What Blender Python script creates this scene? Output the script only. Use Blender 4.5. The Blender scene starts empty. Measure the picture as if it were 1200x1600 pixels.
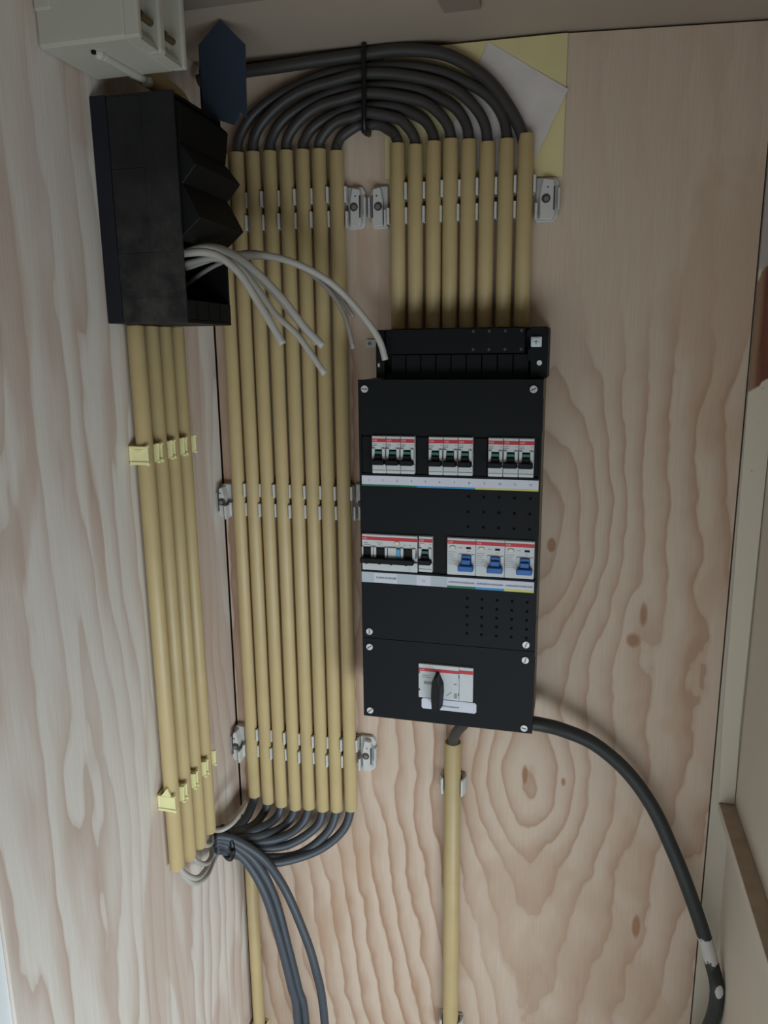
import bpy, bmesh, math, random
from mathutils import Vector, Matrix
random.seed(7)
C = bpy.context.scene.collection
SC = bpy.context.scene

# ------------------------------------------------------------------ camera
cam = bpy.data.objects.new('camera', bpy.data.cameras.new('camera'))
C.objects.link(cam)
R_ = Vector((0.969394, 0.245265, -0.010973)); U_ = Vector((-0.041050, 0.205991, 0.977692)); F_ = Vector((-0.242054, 0.947319, -0.209755))
cam.matrix_world = Matrix(((R_.x, U_.x, -F_.x, 0.489173), (R_.y, U_.y, -F_.y, -0.980538), (R_.z, U_.z, -F_.z, 0.020481), (0, 0, 0, 1)))
cam.data.sensor_fit = 'VERTICAL'; cam.data.sensor_height = 36; cam.data.sensor_width = 27
cam.data.lens = 36 * 1181.32 / 1600; cam.data.clip_start = 0.02
SC.camera = cam
# ------------------------------------------------------------------ world, light, exposure
w = bpy.data.worlds.new('world'); SC.world = w; w.use_nodes = True
bg = w.node_tree.nodes['Background']; bg.inputs[0].default_value = (1.0, 0.86, 0.70, 1); bg.inputs[1].default_value = 0.07


def area(name, loc, target, sx, sy, power, col, spread=180):
    l = bpy.data.lights.new(name, 'AREA'); l.shape = 'RECTANGLE'; l.size = sx; l.size_y = sy; l.energy = power; l.color = col; l.spread = math.radians(spread)
    o = bpy.data.objects.new(name, l); C.objects.link(o); o.location = loc
    o.rotation_euler = (Vector(target) - Vector(loc)).to_track_quat('-Z', 'Y').to_euler()
    return o


area('window_daylight', (1.20, -1.45, -1.20), (0.0, -0.42, -1.25), 1.2, 0.8, 15.0, (0.82, 0.95, 1.04), 108)
area('room_daylight', (0.30, -1.75, -1.10), (0.36, 0, -0.25), 1.3, 0.8, 6.0, (0.86, 0.95, 1.0), 140)
SC.view_settings.view_transform = 'Standard'; SC.view_settings.look = 'None'
SC.view_settings.gamma = 1; SC.view_settings.use_curve_mapping = False
SC.view_settings.exposure = 0.0


# ------------------------------------------------------------------ materials
def srgb(r, g, b):
    f = lambda c: c / 12.92 if c <= 0.04045 else ((c + 0.055) / 1.055) ** 2.4
    return (f(r / 255), f(g / 255), f(b / 255), 1)


class NT:
    def __init__(s, name):
        s.m = bpy.data.materials.new(name); s.m.use_nodes = True
        s.t = s.m.node_tree; s.n = s.t.nodes; s.b = s.n['Principled BSDF']

    def lk(s, a, b):
        if isinstance(a, (int, float)): b.default_value = a
        elif isinstance(a, tuple): b.default_value = a
        else: s.t.links.new(a, b)

    def math(s, op, a, b=0.0, c=None, clamp=False):
        n = s.n.new('ShaderNodeMath'); n.operation = op; n.use_clamp = clamp
        s.lk(a, n.inputs[0]); s.lk(b, n.inputs[1])
        if c is not None: s.lk(c, n.inputs[2])
        return n.outputs[0]

    def pos(s):
        g = s.n.new('ShaderNodeNewGeometry'); x = s.n.new('ShaderNodeSeparateXYZ'); s.t.links.new(g.outputs['Position'], x.inputs[0])
        return g.outputs['Position'], x.outputs[0], x.outputs[1], x.outputs[2]

    def comb(s, x, y, z):
        n = s.n.new('ShaderNodeCombineXYZ')
        for i, v in enumerate((x, y, z)): s.lk(v, n.inputs[i])
        return n.outputs[0]

    def noise(s, vec, scale=1.0, detail=2.0, rough=0.5, dist=0.0):
        n = s.n.new('ShaderNodeTexNoise')
        if vec is not None: s.t.links.new(vec, n.inputs['Vector'])
        n.inputs['Scale'].default_value = scale; n.inputs['Detail'].default_value = detail
        n.inputs['Roughness'].default_value = rough; n.inputs['Distortion'].default_value = dist
        return n.outputs[0]

    def ramp(s, fac, stops, interp='LINEAR'):
        n = s.n.new('ShaderNodeValToRGB'); n.color_ramp.interpolation = interp; e = n.color_ramp.elements
        while len(e) < len(stops): e.new(0.5)
        for el, (p, c) in zip(e, stops):
            el.position = p; el.color = c if isinstance(c, tuple) else (c, c, c, 1)
        s.lk(fac, n.inputs[0]); return n.outputs[0]

    def mix(s, fac, a, b, mode='MIX'):
        n = s.n.new('ShaderNodeMix'); n.data_type = 'RGBA'; n.blend_type = mode
        s.lk(fac, n.inputs[0]); s.lk(a, n.inputs[6]); s.lk(b, n.inputs[7]); return n.outputs[2]

    def smooth(s, v, lo, hi, a=0.0, b=1.0):
        n = s.n.new('ShaderNodeMapRange'); n.interpolation_type = 'SMOOTHSTEP'
        s.lk(v, n.inputs[0])
        for i, q in enumerate((lo, hi, a, b)): n.inputs[i + 1].default_value = q
        return n.outputs[0]

    def bump(s, h, strength, dist):
        n = s.n.new('ShaderNodeBump'); n.inputs['Strength'].default_value = strength; n.inputs['Distance'].default_value = dist
        s.lk(h, n.inputs['Height']); s.t.links.new(n.outputs[0], s.b.inputs['Normal'])


def plain(name, col, rough=0.5, var=0.06, scale=60.0, metal=0.0, spec=0.5, bump=0.0, bscale=900.0):
    k = NT(name); p, x, y, z = k.pos()
    nz = k.noise(p, scale, 3.0)
    lo = tuple(max(0, c * (1 - var)) for c in col[:3]) + (1,); hi = tuple(min(1, c * (1 + var)) for c in col[:3]) + (1,)
    k.lk(k.ramp(nz, [(0.3, lo), (0.7, hi)]), k.b.inputs['Base Color'])
    k.b.inputs['Roughness'].default_value = rough; k.b.inputs['Metallic'].default_value = metal
    k.b.inputs['Specular IOR Level'].default_value = spec
    if bump: k.bump(k.noise(p, bscale, 2.0), bump, 0.0004)
    return k.m


def plywood(name, side):
    k = NT(name); p, x, y, z = k.pos()
    u = x if side == 'back' else y
    if side == 'back':
        n1 = k.math('SUBTRACT', k.noise(k.comb(k.math('MULTIPLY', u, 5.0), 3.1, k.math('MULTIPLY', z, 2.4)), 1.0, 2.0, 0.4), 0.5)
        n2 = k.math('SUBTRACT', k.noise(k.comb(k.math('MULTIPLY', u, 24.0), 8.7, k.math('MULTIPLY', z, 13.0)), 1.0, 2.0, 0.5), 0.5)
        du = k.math('SUBTRACT', u, 0.445)
        wl = k.smooth(u, 0.40, 0.50, 36.0, 25.0)
        ridge = k.math('MULTIPLY', k.math('SQRT', k.math('ADD', k.math('MULTIPLY', du, du), 0.0009)), wl)

        def eye(cu, cz, su, sz, amp):
            p1 = k.math('DIVIDE', k.math('SUBTRACT', u, cu), su); p2 = k.math('DIVIDE', k.math('SUBTRACT', z, cz), sz)
            return k.math('MULTIPLY', k.math('EXPONENT', k.math('MULTIPLY', k.math('ADD', k.math('MULTIPLY', p1, p1), k.math('MULTIPLY', p2, p2)), -1.0)), amp)
        F = k.math('ADD', ridge, eye(0.448, -0.575, 0.085, 0.11, -1.7))
        F = k.math('ADD', F, eye(0.400, -0.215, 0.135, 0.15, -4.2))
        F = k.math('ADD', F, eye(0.573, -0.36, 0.03, 0.07, 0.6))
        F = k.math('ADD', F, k.math('MULTIPLY', k.math('MAXIMUM', k.math('SUBTRACT', -0.62, z), 0.0), 5.5))
        F = k.math('ADD', F, k.math('MULTIPLY', n1, 2.6)); F = k.math('ADD', F, k.math('MULTIPLY', n2, 1.0))
    else:
        n1 = k.math('SUBTRACT', k.noise(k.comb(5.3, k.math('MULTIPLY', u, 8.0), k.math('MULTIPLY', z, 1.7)), 1.0, 2.0, 0.45), 0.5)
        n2 = k.math('SUBTRACT', k.noise(k.comb(1.3, k.math('MULTIPLY', u, 30.0), k.math('MULTIPLY', z, 7.0)), 1.0, 2.0, 0.5), 0.5)
        dens = k.math('MULTIPLY', k.math('POWER', k.smooth(u, -0.5, 0.0), 2.0), 7.0)
        F = k.math('ADD', k.math('MULTIPLY', u, 15.0), dens)
        F = k.math('ADD', F, k.math('MULTIPLY', n1, 5.2)); F = k.math('ADD', F, k.math('MULTIPLY', n2, 0.9))
    sfr = k.math('FRACT', F)
    line = k.ramp(sfr, [(0.0, 0.50), (0.08, 0.05), (0.35, 0.12), (0.70, 0.52), (0.92, 1.0), (0.985, 1.15), (1.0, 0.50)])
    if side == 'back':
        vv = k.comb(k.math('MULTIPLY', u, 5.0), 2.2, k.math('MULTIPLY', z, 2.6))
        pale, dark = srgb(210, 190, 171), srgb(170, 134, 110)
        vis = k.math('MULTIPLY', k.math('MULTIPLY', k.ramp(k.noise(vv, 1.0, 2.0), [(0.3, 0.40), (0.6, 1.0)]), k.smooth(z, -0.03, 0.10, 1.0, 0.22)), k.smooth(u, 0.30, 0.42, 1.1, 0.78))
    else:
        vv = k.comb(9.2, k.math('MULTIPLY', u, 6.0), k.math('MULTIPLY', z, 1.8))
        pale, dark = srgb(226, 219, 209), srgb(184, 155, 138)
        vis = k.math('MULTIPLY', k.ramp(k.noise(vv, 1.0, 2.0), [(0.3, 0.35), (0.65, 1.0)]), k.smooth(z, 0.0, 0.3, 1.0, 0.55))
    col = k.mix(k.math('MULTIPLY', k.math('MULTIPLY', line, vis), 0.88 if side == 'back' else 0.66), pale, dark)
    # broad sapwood / heartwood blotches running with the grain
    if side == 'back':
        bl = k.noise(k.comb(k.math('MULTIPLY', u, 9.0), 6.6, k.math('MULTIPLY', z, 4.5)), 1.0, 3.0, 0.55, 0.6)
        col = k.mix(k.ramp(bl, [(0.50, 0.0), (0.58, 0.26), (0.75, 0.42)]), col, srgb(180, 144, 112))
    else:
        bl = k.noise(k.comb(6.6, k.math('MULTIPLY', u, 9.0), k.math('MULTIPLY', z, 1.9)), 1.0, 2.0, 0.5, 0.4)
        col = k.mix(k.ramp(bl, [(0.52, 0.0), (0.56, 0.42), (0.8, 0.60)]), col, srgb(190, 157, 138))
    # knots, flecks of resin
    knots = [(0.4389, -0.566, 0.0045, 0.016), (0.4917, -0.5705, 0.004, 0.008), (0.573, -0.3535, 0.010, 0.012), (0.583, -0.318, 0.006, 0.02), (0.4642, -0.2316, 0.006, 0.010), (0.600, -0.78, 0.006, 0.02)] if side == 'back' else []
    for (ku, kz, ru, rz) in knots:
        a = k.math('DIVIDE', k.math('SUBTRACT', u, ku), ru); b = k.math('DIVIDE', k.math('SUBTRACT', z, kz), rz)
        d = k.math('ADD', k.math('MULTIPLY', a, a), k.math('MULTIPLY', b, b)); d = k.math('ADD', d, k.math('MULTIPLY', n2, 1.5))
        col = k.mix(k.smooth(d, 0.2, 1.2, 0.75, 0.0), col, srgb(150, 100, 62))
    fib = k.noise(k.comb(k.math('MULTIPLY', x, 420.0), k.math('MULTIPLY', y, 420.0), k.math('MULTIPLY', z, 14.0)), 1.0, 3.0, 0.6)
    col = k.mix(k.ramp(fib, [(0.3, 0.14), (0.7, 0.0)]), col, srgb(140, 110, 85))
    k.lk(col, k.b.inputs['Base Color']); k.b.inputs['Roughness'].default_value = 0.62; k.b.inputs['Specular IOR Level'].default_value = 0.3
    k.bump(fib, 0.12, 0.0005)
    return k.m


def dusty_black(name):
    k = NT(name); p, x, y, z = k.pos()
    a = k.noise(p, 34.0, 4.0, 0.6); b = k.noise(p, 210.0, 2.0)
    f = k.math('MULTIPLY', k.math('MULTIPLY', k.smooth(z, 0.06, 0.24, 1.0, 0.15), k.ramp(a, [(0.36, 0.15), (0.70, 1.0)])), k.ramp(b, [(0.2, 0.55), (0.8, 1.0)]))  # dust grey in noise patches, the tone darker towards the top
    k.lk(k.mix(k.math('MULTIPLY', f, 0.55), srgb(24, 24, 26), srgb(96, 92, 86)), k.b.inputs['Base Color'])
    k.b.inputs['Roughness'].default_value = 0.7; k.b.inputs['Specular IOR Level'].default_value = 0.25
    return k.m


def batten_mat(name):
    # white painted batten, one stretch of bare red-brown wood with a jagged paint edge
    k = NT(name); p, x, y, z = k.pos()
    nz = k.noise(p, 45.0, 3.0)
    zz = k.math('ADD', z, k.math('MULTIPLY', k.math('SUBTRACT', nz, 0.5), 0.06))
    zz = k.math('ADD', zz, k.math('MULTIPLY', k.math('SUBTRACT', x, 0.69), -1.2))
    bare = k.math('MULTIPLY', k.smooth(zz, -0.036, -0.031), k.smooth(zz, 0.100, 0.108, 1.0, 0.0))
    wood = k.mix(k.smooth(x, 0.686, 0.694), srgb(150, 118, 92), k.ramp(k.noise(k.comb(k.math('MULTIPLY', x, 120.0), 0.0, k.math('MULTIPLY', z, 14.0)), 1.0, 2.0), [(0.3, srgb(98, 52, 36)), (0.7, srgb(124, 74, 52))]))
    paint = k.mix(k.smooth(z, 0.10, 0.11), srgb(214, 204, 186), srgb(176, 166, 164))
    paint = k.mix(k.smooth(k.noise(p, 120.0, 2.0), 0.72, 0.78, 0.0, 0.6), paint, srgb(120, 100, 80))
    k.lk(k.mix(bare, paint, wood), k.b.inputs['Base Color']); k.b.inputs['Roughness'].default_value = 0.6
    return k.m


def cable_paint(name):
    # dark grey cable sheath with two dried splashes of white paint near its lower bend
    k = NT(name); p, x, y, z = k.pos()
    n = k.math('SUBTRACT', k.noise(p, 160.0, 3.0), 0.5)
    zz = k.math('ADD', z, k.math('MULTIPLY', n, 0.018))
    m1 = k.math('MULTIPLY', k.smooth(zz, -0.780, -0.778), k.smooth(zz, -0.748, -0.746, 1.0, 0.0))
    ax, ay, az = (k.math('DIVIDE', k.math('SUBTRACT', v, c), r) for v, c, r in ((x, 0.700, 0.0055), (y, -0.070, 0.012), (z, -0.803, 0.008)))
    m2 = k.smooth(k.math('ADD', k.math('ADD', k.math('MULTIPLY', ax, ax), k.math('MULTIPLY', ay, ay)), k.math('ADD', k.math('MULTIPLY', az, az), k.math('MULTIPLY', n, 1.2))), 0.9, 1.05, 1.0, 0.0)
    m = k.math('MAXIMUM', m1, m2)
    k.lk(k.mix(m, srgb(44, 48, 47), srgb(196, 190, 186)), k.b.inputs['Base Color']); k.b.inputs['Roughness'].default_value = 0.55
    return k.m


def paper_mat(name):
    k = NT(name); p, x, y, z = k.pos()
    k.lk(k.ramp(k.noise(p, 25.0, 3.0), [(0.3, srgb(206, 198, 194)), (0.7, srgb(222, 214, 210))]), k.b.inputs['Base Color'])
    k.b.inputs['Roughness'].default_value = 0.85; k.bump(k.noise(p, 60.0, 3.0), 0.25, 0.002)
    return k.m


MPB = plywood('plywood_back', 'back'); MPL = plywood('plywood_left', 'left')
M_white = plain('white_paint', srgb(196, 186, 170), 0.6, 0.03, 12)
M_ceil = plain('ceiling_paint', srgb(172, 158, 143), 0.7, 0.03, 9)
M_rwall = plain('right_wall_paint', srgb(208, 198, 184), 0.6, 0.03, 8)
M_ctrim = plain('ceiling_batten', srgb(138, 126, 114), 0.7, 0.05, 20)
M_ledge = plain('worn_ledge', srgb(176, 156, 138), 0.65, 0.12, 40)
M_frontw = plain('white_wall', srgb(225, 228, 228), 0.7, 0.02, 8)
M_dark = plain('dark_gap', srgb(36, 26, 20), 0.9, 0.1)
M_floor = plain('floor_screed', srgb(140, 134, 126), 0.8, 0.1, 5)
M_pipe = plain('cream_conduit', srgb(190, 168, 122), 0.42, 0.04, 30, spec=0.4)
M_pipein = plain('conduit_inside', srgb(120, 96, 58), 0.7, 0.05)
M_black = plain('black_plastic', srgb(17, 20, 23), 0.5, 0.06, 200, spec=0.16, bump=0.15, bscale=2500)
M_black2 = plain('black_recess', srgb(17, 17, 18), 0.6, 0.05, spec=0.2)
M_blackin = plain('black_inner', srgb(15, 14, 14), 0.75, 0.05, spec=0.15)
M_vent = plain('vent_black', srgb(11, 12, 13), 0.8, 0.0, spec=0.05)
M_strip = plain('blueblack_plastic', srgb(26, 28, 36), 0.45, 0.05, spec=0.3)
M_plate = plain('blue_black_plate', srgb(48, 58, 72), 0.5, 0.08, 20, spec=0.4)
M_dusty = dusty_black('dusty_black_plastic')
M_base = plain('grey_base_side', srgb(120, 112, 100), 0.7, 0.1, 40)
M_dev = plain('device_white', srgb(200, 202, 202), 0.45, 0.02, 100)
M_dev2 = plain('device_grey_edge', srgb(150, 150, 148), 0.5, 0.03)
M_red = plain('red_stripe', srgb(190, 40, 52), 0.5, 0.03)
M_tog = plain('toggle_black', srgb(14, 14, 16), 0.5, 0.05, spec=0.2)
M_green = plain('toggle_green', srgb(44, 112, 96), 0.5, 0.05)
M_blue = plain('toggle_blue', srgb(20, 92, 164), 0.4, 0.05)
M_ltblue = plain('button_light_blue', srgb(84, 160, 205), 0.4, 0.05)
M_btn = plain('button_ivory', srgb(216, 210, 190), 0.45, 0.03)
M_btnrim = plain('button_rim', srgb(140, 132, 112), 0.5, 0.03)
M_label = plain('label_paper', srgb(208, 209, 219), 0.7, 0.02)
M_label2 = plain('label_plastic', srgb(182, 190, 196), 0.6, 0.02)
M_lg = plain('band_green', srgb(28, 112, 70), 0.6, 0.04)
M_lb = plain('band_blue', srgb(60, 144, 200), 0.6, 0.04)
M_ly = plain('band_yellow', srgb(212, 204, 104), 0.6, 0.04)
M_ink = plain('ink', srgb(30, 30, 40), 0.7, 0.0)
M_inkw = plain('ink_white', srgb(226, 176, 176), 0.7, 0.0)
M_inkg = plain('ink_grey', srgb(140, 146, 148), 0.7, 0.0)
M_screw = plain('screw_nickel', srgb(196, 194, 192), 0.4, 0.05, 300, metal=0.3)
M_zinc = plain('zinc', srgb(225, 234, 238), 0.3, 0.05, 300, metal=0.25)
M_brass = plain('tarnished_brass', srgb(96, 84, 54), 0.5, 0.15, 300, metal=0.4)
M_clip = plain('grey_clip', srgb(200, 198, 194), 0.5, 0.04, 60)
M_clipd = plain('grey_clip_hole', srgb(60, 60, 62), 0.7, 0.04)
M_yclip = plain('pale_yellow_clip', srgb(232, 226, 168), 0.5, 0.04, 60)
M_ysheet = plain('yellow_sheet', srgb(220, 206, 154), 0.8, 0.05, 25)
M_cable = plain('grey_cable', srgb(58, 55, 54), 0.5, 0.05, 40)
M_cableb = plain('blue_grey_cable', srgb(62, 67, 74), 0.5, 0.06, 40)
M_wire = plain('light_grey_wire', srgb(172, 167, 158), 0.5, 0.04, 40)
M_wire2 = plain('pale_wire', srgb(140, 132, 126), 0.5, 0.04, 40)
M_copper = plain('wire_end', srgb(196, 196, 190), 0.5, 0.04)
M_tie = plain('black_tie', srgb(14, 14, 16), 0.4, 0.03)
M_inc = plain('supply_cable', srgb(62, 58, 56), 0.5, 0.05)
M_box = plain('ivory_box', srgb(182, 180, 166), 0.5, 0.05, 18, bump=0.1, bscale=300)
M_batten = batten_mat('painted_batten'); M_gcable = cable_paint('sheath_with_paint'); M_paper = paper_mat('paper')


# ------------------------------------------------------------------ geometry helpers
class G:
    def __init__(s): s.bm = bmesh.new()

    def box(s, x0, x1, y0, y1, z0, z1, bev=0.0, seg=2):
        t = bmesh.new(); v = [t.verts.new(p) for p in ((x0, y0, z0), (x1, y0, z0), (x1, y1, z0), (x0, y1, z0), (x0, y0, z1), (x1, y0, z1), (x1, y1, z1), (x0, y1, z1))]
        for f in ((0, 3, 2, 1), (4, 5, 6, 7), (0, 1, 5, 4), (1, 2, 6, 5), (2, 3, 7, 6), (3, 0, 4, 7)): t.faces.new([v[i] for i in f])
        bmesh.ops.recalc_face_normals(t, faces=t.faces)
        if bev: bmesh.ops.bevel(t, geom=list(t.edges), offset=bev, segments=seg, profile=0.5, affect='EDGES')
        return s.merge(t)

    def merge(s, t, mat=None):
        if mat is not None: t.transform(mat)
        m = bpy.data.meshes.new('t'); t.to_mesh(m); t.free(); s.bm.from_mesh(m); bpy.data.meshes.remove(m); return s

    def prism(s, poly, axis, a, b, bev=0.0):
        # poly: list of 2-D points; axis: extrusion axis. 'y' -> (x,z), 'x' -> (y,z), 'z' -> (x,y)
        def P(q, d): return {'y': (q[0], d, q[1]), 'x': (d, q[0], q[1]), 'z': (q[0], q[1], d)}[axis]
        t = bmesh.new(); A = [t.verts.new(P(q, a)) for q in poly]; B = [t.verts.new(P(q, b)) for q in poly]; n = len(poly)
        t.faces.new(A); t.faces.new(B[::-1])
        for i in range(n): t.faces.new([A[i], B[i], B[(i + 1) % n], A[(i + 1) % n]])
        bmesh.ops.recalc_face_normals(t, faces=t.faces)
        if bev: bmesh.ops.bevel(t, geom=list(t.edges), offset=bev, segments=1, affect='EDGES')
        return s.merge(t)

    def cyl(s, c, axis, r, h, n=16, r2=None, sy=1.0):
        t = bmesh.new(); bmesh.ops.create_cone(t, cap_ends=True, segments=n, radius1=r, radius2=r if r2 is None else r2, depth=h)
        t.transform(Matrix.Scale(sy, 4, Vector((0, 1, 0))))
        Mx = {'z': Matrix.Identity(4), 'y': Matrix.Rotation(math.pi / 2, 4, 'X'), 'x': Matrix.Rotation(math.pi / 2, 4, 'Y')}[axis]
        return s.merge(t, Matrix.Translation(c) @ Mx)

    def ball(s, c, r, n=10):
        t = bmesh.new(); bmesh.ops.create_uvsphere(t, u_segments=n, v_segments=n // 2 + 1, radius=r); return s.merge(t, Matrix.Translation(c))

    def tube(s, pts, r, n=12, cap=True, smooth=6, closed=False):
        P = [Vector(p) for p in pts]
        if smooth: P = catmull(P, smooth)
        T = []
        for i in range(len(P)):
            a = P[max(i - 1, 0)]; b = P[min(i + 1, len(P) - 1)]; T.append((b - a).normalized())
        up = Vector((0, 0, 1)) if abs(T[0].z) < 0.9 else Vector((0, 1, 0))
        nrm = (up - T[0] * up.dot(T[0])).normalized(); rings = []
        for i, p in enumerate(P):
            nrm = (nrm - T[i] * nrm.dot(T[i])).normalized(); bi = T[i].cross(nrm)
            rings.append([s.bm.verts.new(p + (nrm * math.cos(2 * math.pi * k / n) + bi * math.sin(2 * math.pi * k / n)) * r) for k in range(n)])
        for i in range(len(rings) - 1):
            for k in range(n):
                f = s.bm.faces.new([rings[i][k], rings[i][(k + 1) % n], rings[i + 1][(k + 1) % n], rings[i + 1][k]]); f.smooth = True
        if cap: s.bm.faces.new(rings[0][::-1]); s.bm.faces.new(rings[-1])
        return s

    def pipe(s, z0, z1, r, ri, n=24):
        # hollow conduit on the z axis, open at both ends with a small chamfer
        prof = [(ri, z0), (r - 0.0004, z0), (r, z0 + 0.0006), (r, z1 - 0.0006), (r - 0.0004, z1), (ri, z1)]
        rings = [[s.bm.verts.new((q * math.cos(2 * math.pi * k / n), q * math.sin(2 * math.pi * k / n), z)) for k in range(n)] for q, z in prof]
        for i in range(len(rings)):
            a = rings[i]; b = rings[(i + 1) % len(rings)]
            for k in range(n):
                f = s.bm.faces.new([a[k], a[(k + 1) % n], b[(k + 1) % n], b[k]]); f.smooth = i in (2, 5)
        return s

    def mesh(s, name, mat):
        m = bpy.data.meshes.new(name); bmesh.ops.recalc_face_normals(s.bm, faces=s.bm.faces); s.bm.to_mesh(m); s.bm.free()
        if mat: m.materials.append(mat)
        return m


def catmull(P, k):
    out = []; Q = [P[0] * 2 - P[1]] + P + [P[-1] * 2 - P[-2]]
    for i in range(1, len(Q) - 2):
        a, b, c, d = Q[i - 1:i + 3]
        for j in range(k):
            t = j / k
            out.append(0.5 * (2 * b + (c - a) * t + (2 * a - 5 * b + 4 * c - d) * t * t + (3 * b - a - 3 * c + d) * t ** 3))
    out.append(P[-1]); return out


def obj(name, g, mat, parent=None, loc=(0, 0, 0)):
    o = bpy.data.objects.new(name, g.mesh(name, mat) if isinstance(g, G) else g); C.objects.link(o)
    o.location = loc
    if parent: o.parent = parent
    return o


def empty(name, loc): o = bpy.data.objects.new(name, None); o.empty_display_size = 0.02; C.objects.link(o); o.location = loc; return o


def tag(o, label, cat, group=None):
    o['label'] = label; o['category'] = cat
    if group: o['group'] = group
    return o


def stuff(o): o['kind'] = 'stuff'; return o


def struct(name, g, mat, parent=None, loc=(0, 0, 0)):
    o = obj(name, g, mat, parent, loc)
    if not parent: o['kind'] = 'structure'
    return o


def text(name, s, size, x, z, y, mat, parent, align='CENTER', bold=0.0):
    cu = bpy.data.curves.new('t', 'FONT'); cu.body = s; cu.size = size; cu.align_x = align; cu.align_y = 'CENTER'; cu.resolution_u = 3; cu.offset = bold
    t = bpy.data.objects.new('t', cu); C.objects.link(t); dg = bpy.context.evaluated_depsgraph_get(); dg.update()
    m = bpy.data.meshes.new_from_object(t.evaluated_get(dg)); bpy.data.objects.remove(t); bpy.data.curves.remove(cu)
    m.transform(Matrix.Translation((x, y, z)) @ Matrix.Rotation(math.pi / 2, 4, 'X')); m.materials.clear(); m.materials.append(mat)
    return obj(name, m, mat, parent)


def cable(name, pts, r, mat, label, cat, group=None, n=12, smooth=6):
    p0 = Vector(pts[0]); o = obj(name, G().tube([Vector(p) - p0 for p in pts], r, n, True, smooth), mat, None, p0)
    return tag(o, label, cat, group)


# ------------------------------------------------------------------ the setting
def slab_top(xs_z, z0, y0, y1):
    g = G(); poly = [(xs_z[0][0], z0)] + [(xs_z[-1][0], z0)] + list(reversed(xs_z)); return g.prism(poly, 'y', y0, y1)


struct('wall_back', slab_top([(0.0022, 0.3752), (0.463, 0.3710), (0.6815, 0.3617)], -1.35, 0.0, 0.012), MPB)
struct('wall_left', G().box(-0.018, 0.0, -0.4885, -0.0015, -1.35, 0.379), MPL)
struct('gap_backing', G().box(-0.03, 0.95, 0.0135, 0.03, -1.36, 0.42), M_dark)  # added dark backing, keeps world light from leaking through the panel gaps
struct('wall_front', G().box(-0.06, -0.004, -1.5, -0.4892, -1.35, 0.379), M_frontw)
cg = G(); cp = [(-0.06, 0.3805), (0.02, 0.379), (0.463, 0.3740), (0.95, 0.3530), (0.95, 0.42), (-0.06, 0.42)]
cg.prism(cp, 'y', -3.6, 0.0134); struct('ceiling', cg, M_ceil)
struct('wall_right', G().box(0.7125, 0.76, -0.42, 0.0134, -1.35, 0.361), M_rwall)
struct('trim_1', G().prism([(0.6835, -1.35), (0.7123, -1.35), (0.7123, 0.361), (0.6835, 0.361)], 'y', 0.0005, 0.0134), M_white)
struct('trim_2', G().prism([(0.6925, -0.5705), (0.7121, -0.5705), (0.7100, -0.47), (0.7121, 0.0), (0.7121, 0.361), (0.6832, 0.361), (0.6838, -0.04), (0.6885, -0.476)], 'y', -0.003, 0.0003, 0.0006), M_batten)
lp = struct('trim_3', G().box(0.7080, 0.7123, -0.42, 0.0003, -1.35, -0.5850).box(0.6925, 0.7123, -0.42, 0.0003, -0.5850, -0.5715, 0.0012), M_rwall)
struct('ledge_top', G().box(0.6930, 0.7122, -0.419, -0.0002, -0.5716, -0.5712), M_ledge, lp)
struct('trim_4', G().box(0.02, 0.185, -0.23, -0.17, 0.371, 0.3785, 0.001), M_ctrim)
struct('trim_5', G().box(0.335, 0.375, -0.16, -0.097, 0.368, 0.3756, 0.001), M_ctrim)
struct('floor', G().box(-0.06, 1.2, -3.6, 0.0134, -1.37, -1.351), M_floor)

# ------------------------------------------------------------------ conduits on the back wall
PY = -0.0140; PR = 0.0095
ORD = ['first', 'second', 'third', 'fourth', 'fifth', 'sixth', 'seventh', 'eighth']
LX = [.0313, .0534, .0751, .0978, .1200, .1420, .1637, .1863]
LT = [.2690, .2691, .2684, .2676, .2668, .2661, .2653, .2616]
LB = [-.6495, -.6574, -.6594, -.6612, -.6568, -.6566, -.6543, -.6497]
RX = [.2641, .2864, .3089, .3296, .3513, .3735, .3962, .4186]
RT = [.2647, .2617, .2637, .2651, .2628, .2585, .2603, .2642]


def conduit(x, y, z0, z1, label, group=None, r=PR, ri=0.0076):
    o = obj('conduit', G().pipe(0, z1 - z0, r, ri), M_pipe, None, (x, y, z0)); return tag(o, label, 'pipe', group)


for i in range(8):
    conduit(LX[i], PY, LB[i], LT[i], f'{ORD[i]} long cream conduit from the corner in the row left of the black board', 'long conduits left of the board')
for i in range(8):
    conduit(RX[i], PY, 0.046, RT[i], f'{ORD[i]} short cream conduit from the left among those standing above the black board', 'short conduits above the board')
WY = [-.2163, -.186, -.157, -.128]; WB = [-.630, -.638, -.640, -.637]
for i in range(4):
    o = conduit(0.0135, WY[i], WB[i], 0.0495, f'{ORD[i]} cream conduit under the dusty black enclosure, counted towards the corner', 'conduits on the left wall')
conduit(0.3388, -0.0150, -1.351, -0.520, 'single thick cream conduit rising to the underside of the black board', None, 0.0118, 0.0098)
conduit(0.0172, -0.0125, -1.351, -0.745, 'lone cream conduit low in the wooden corner behind the hanging grey cables', None)


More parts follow.
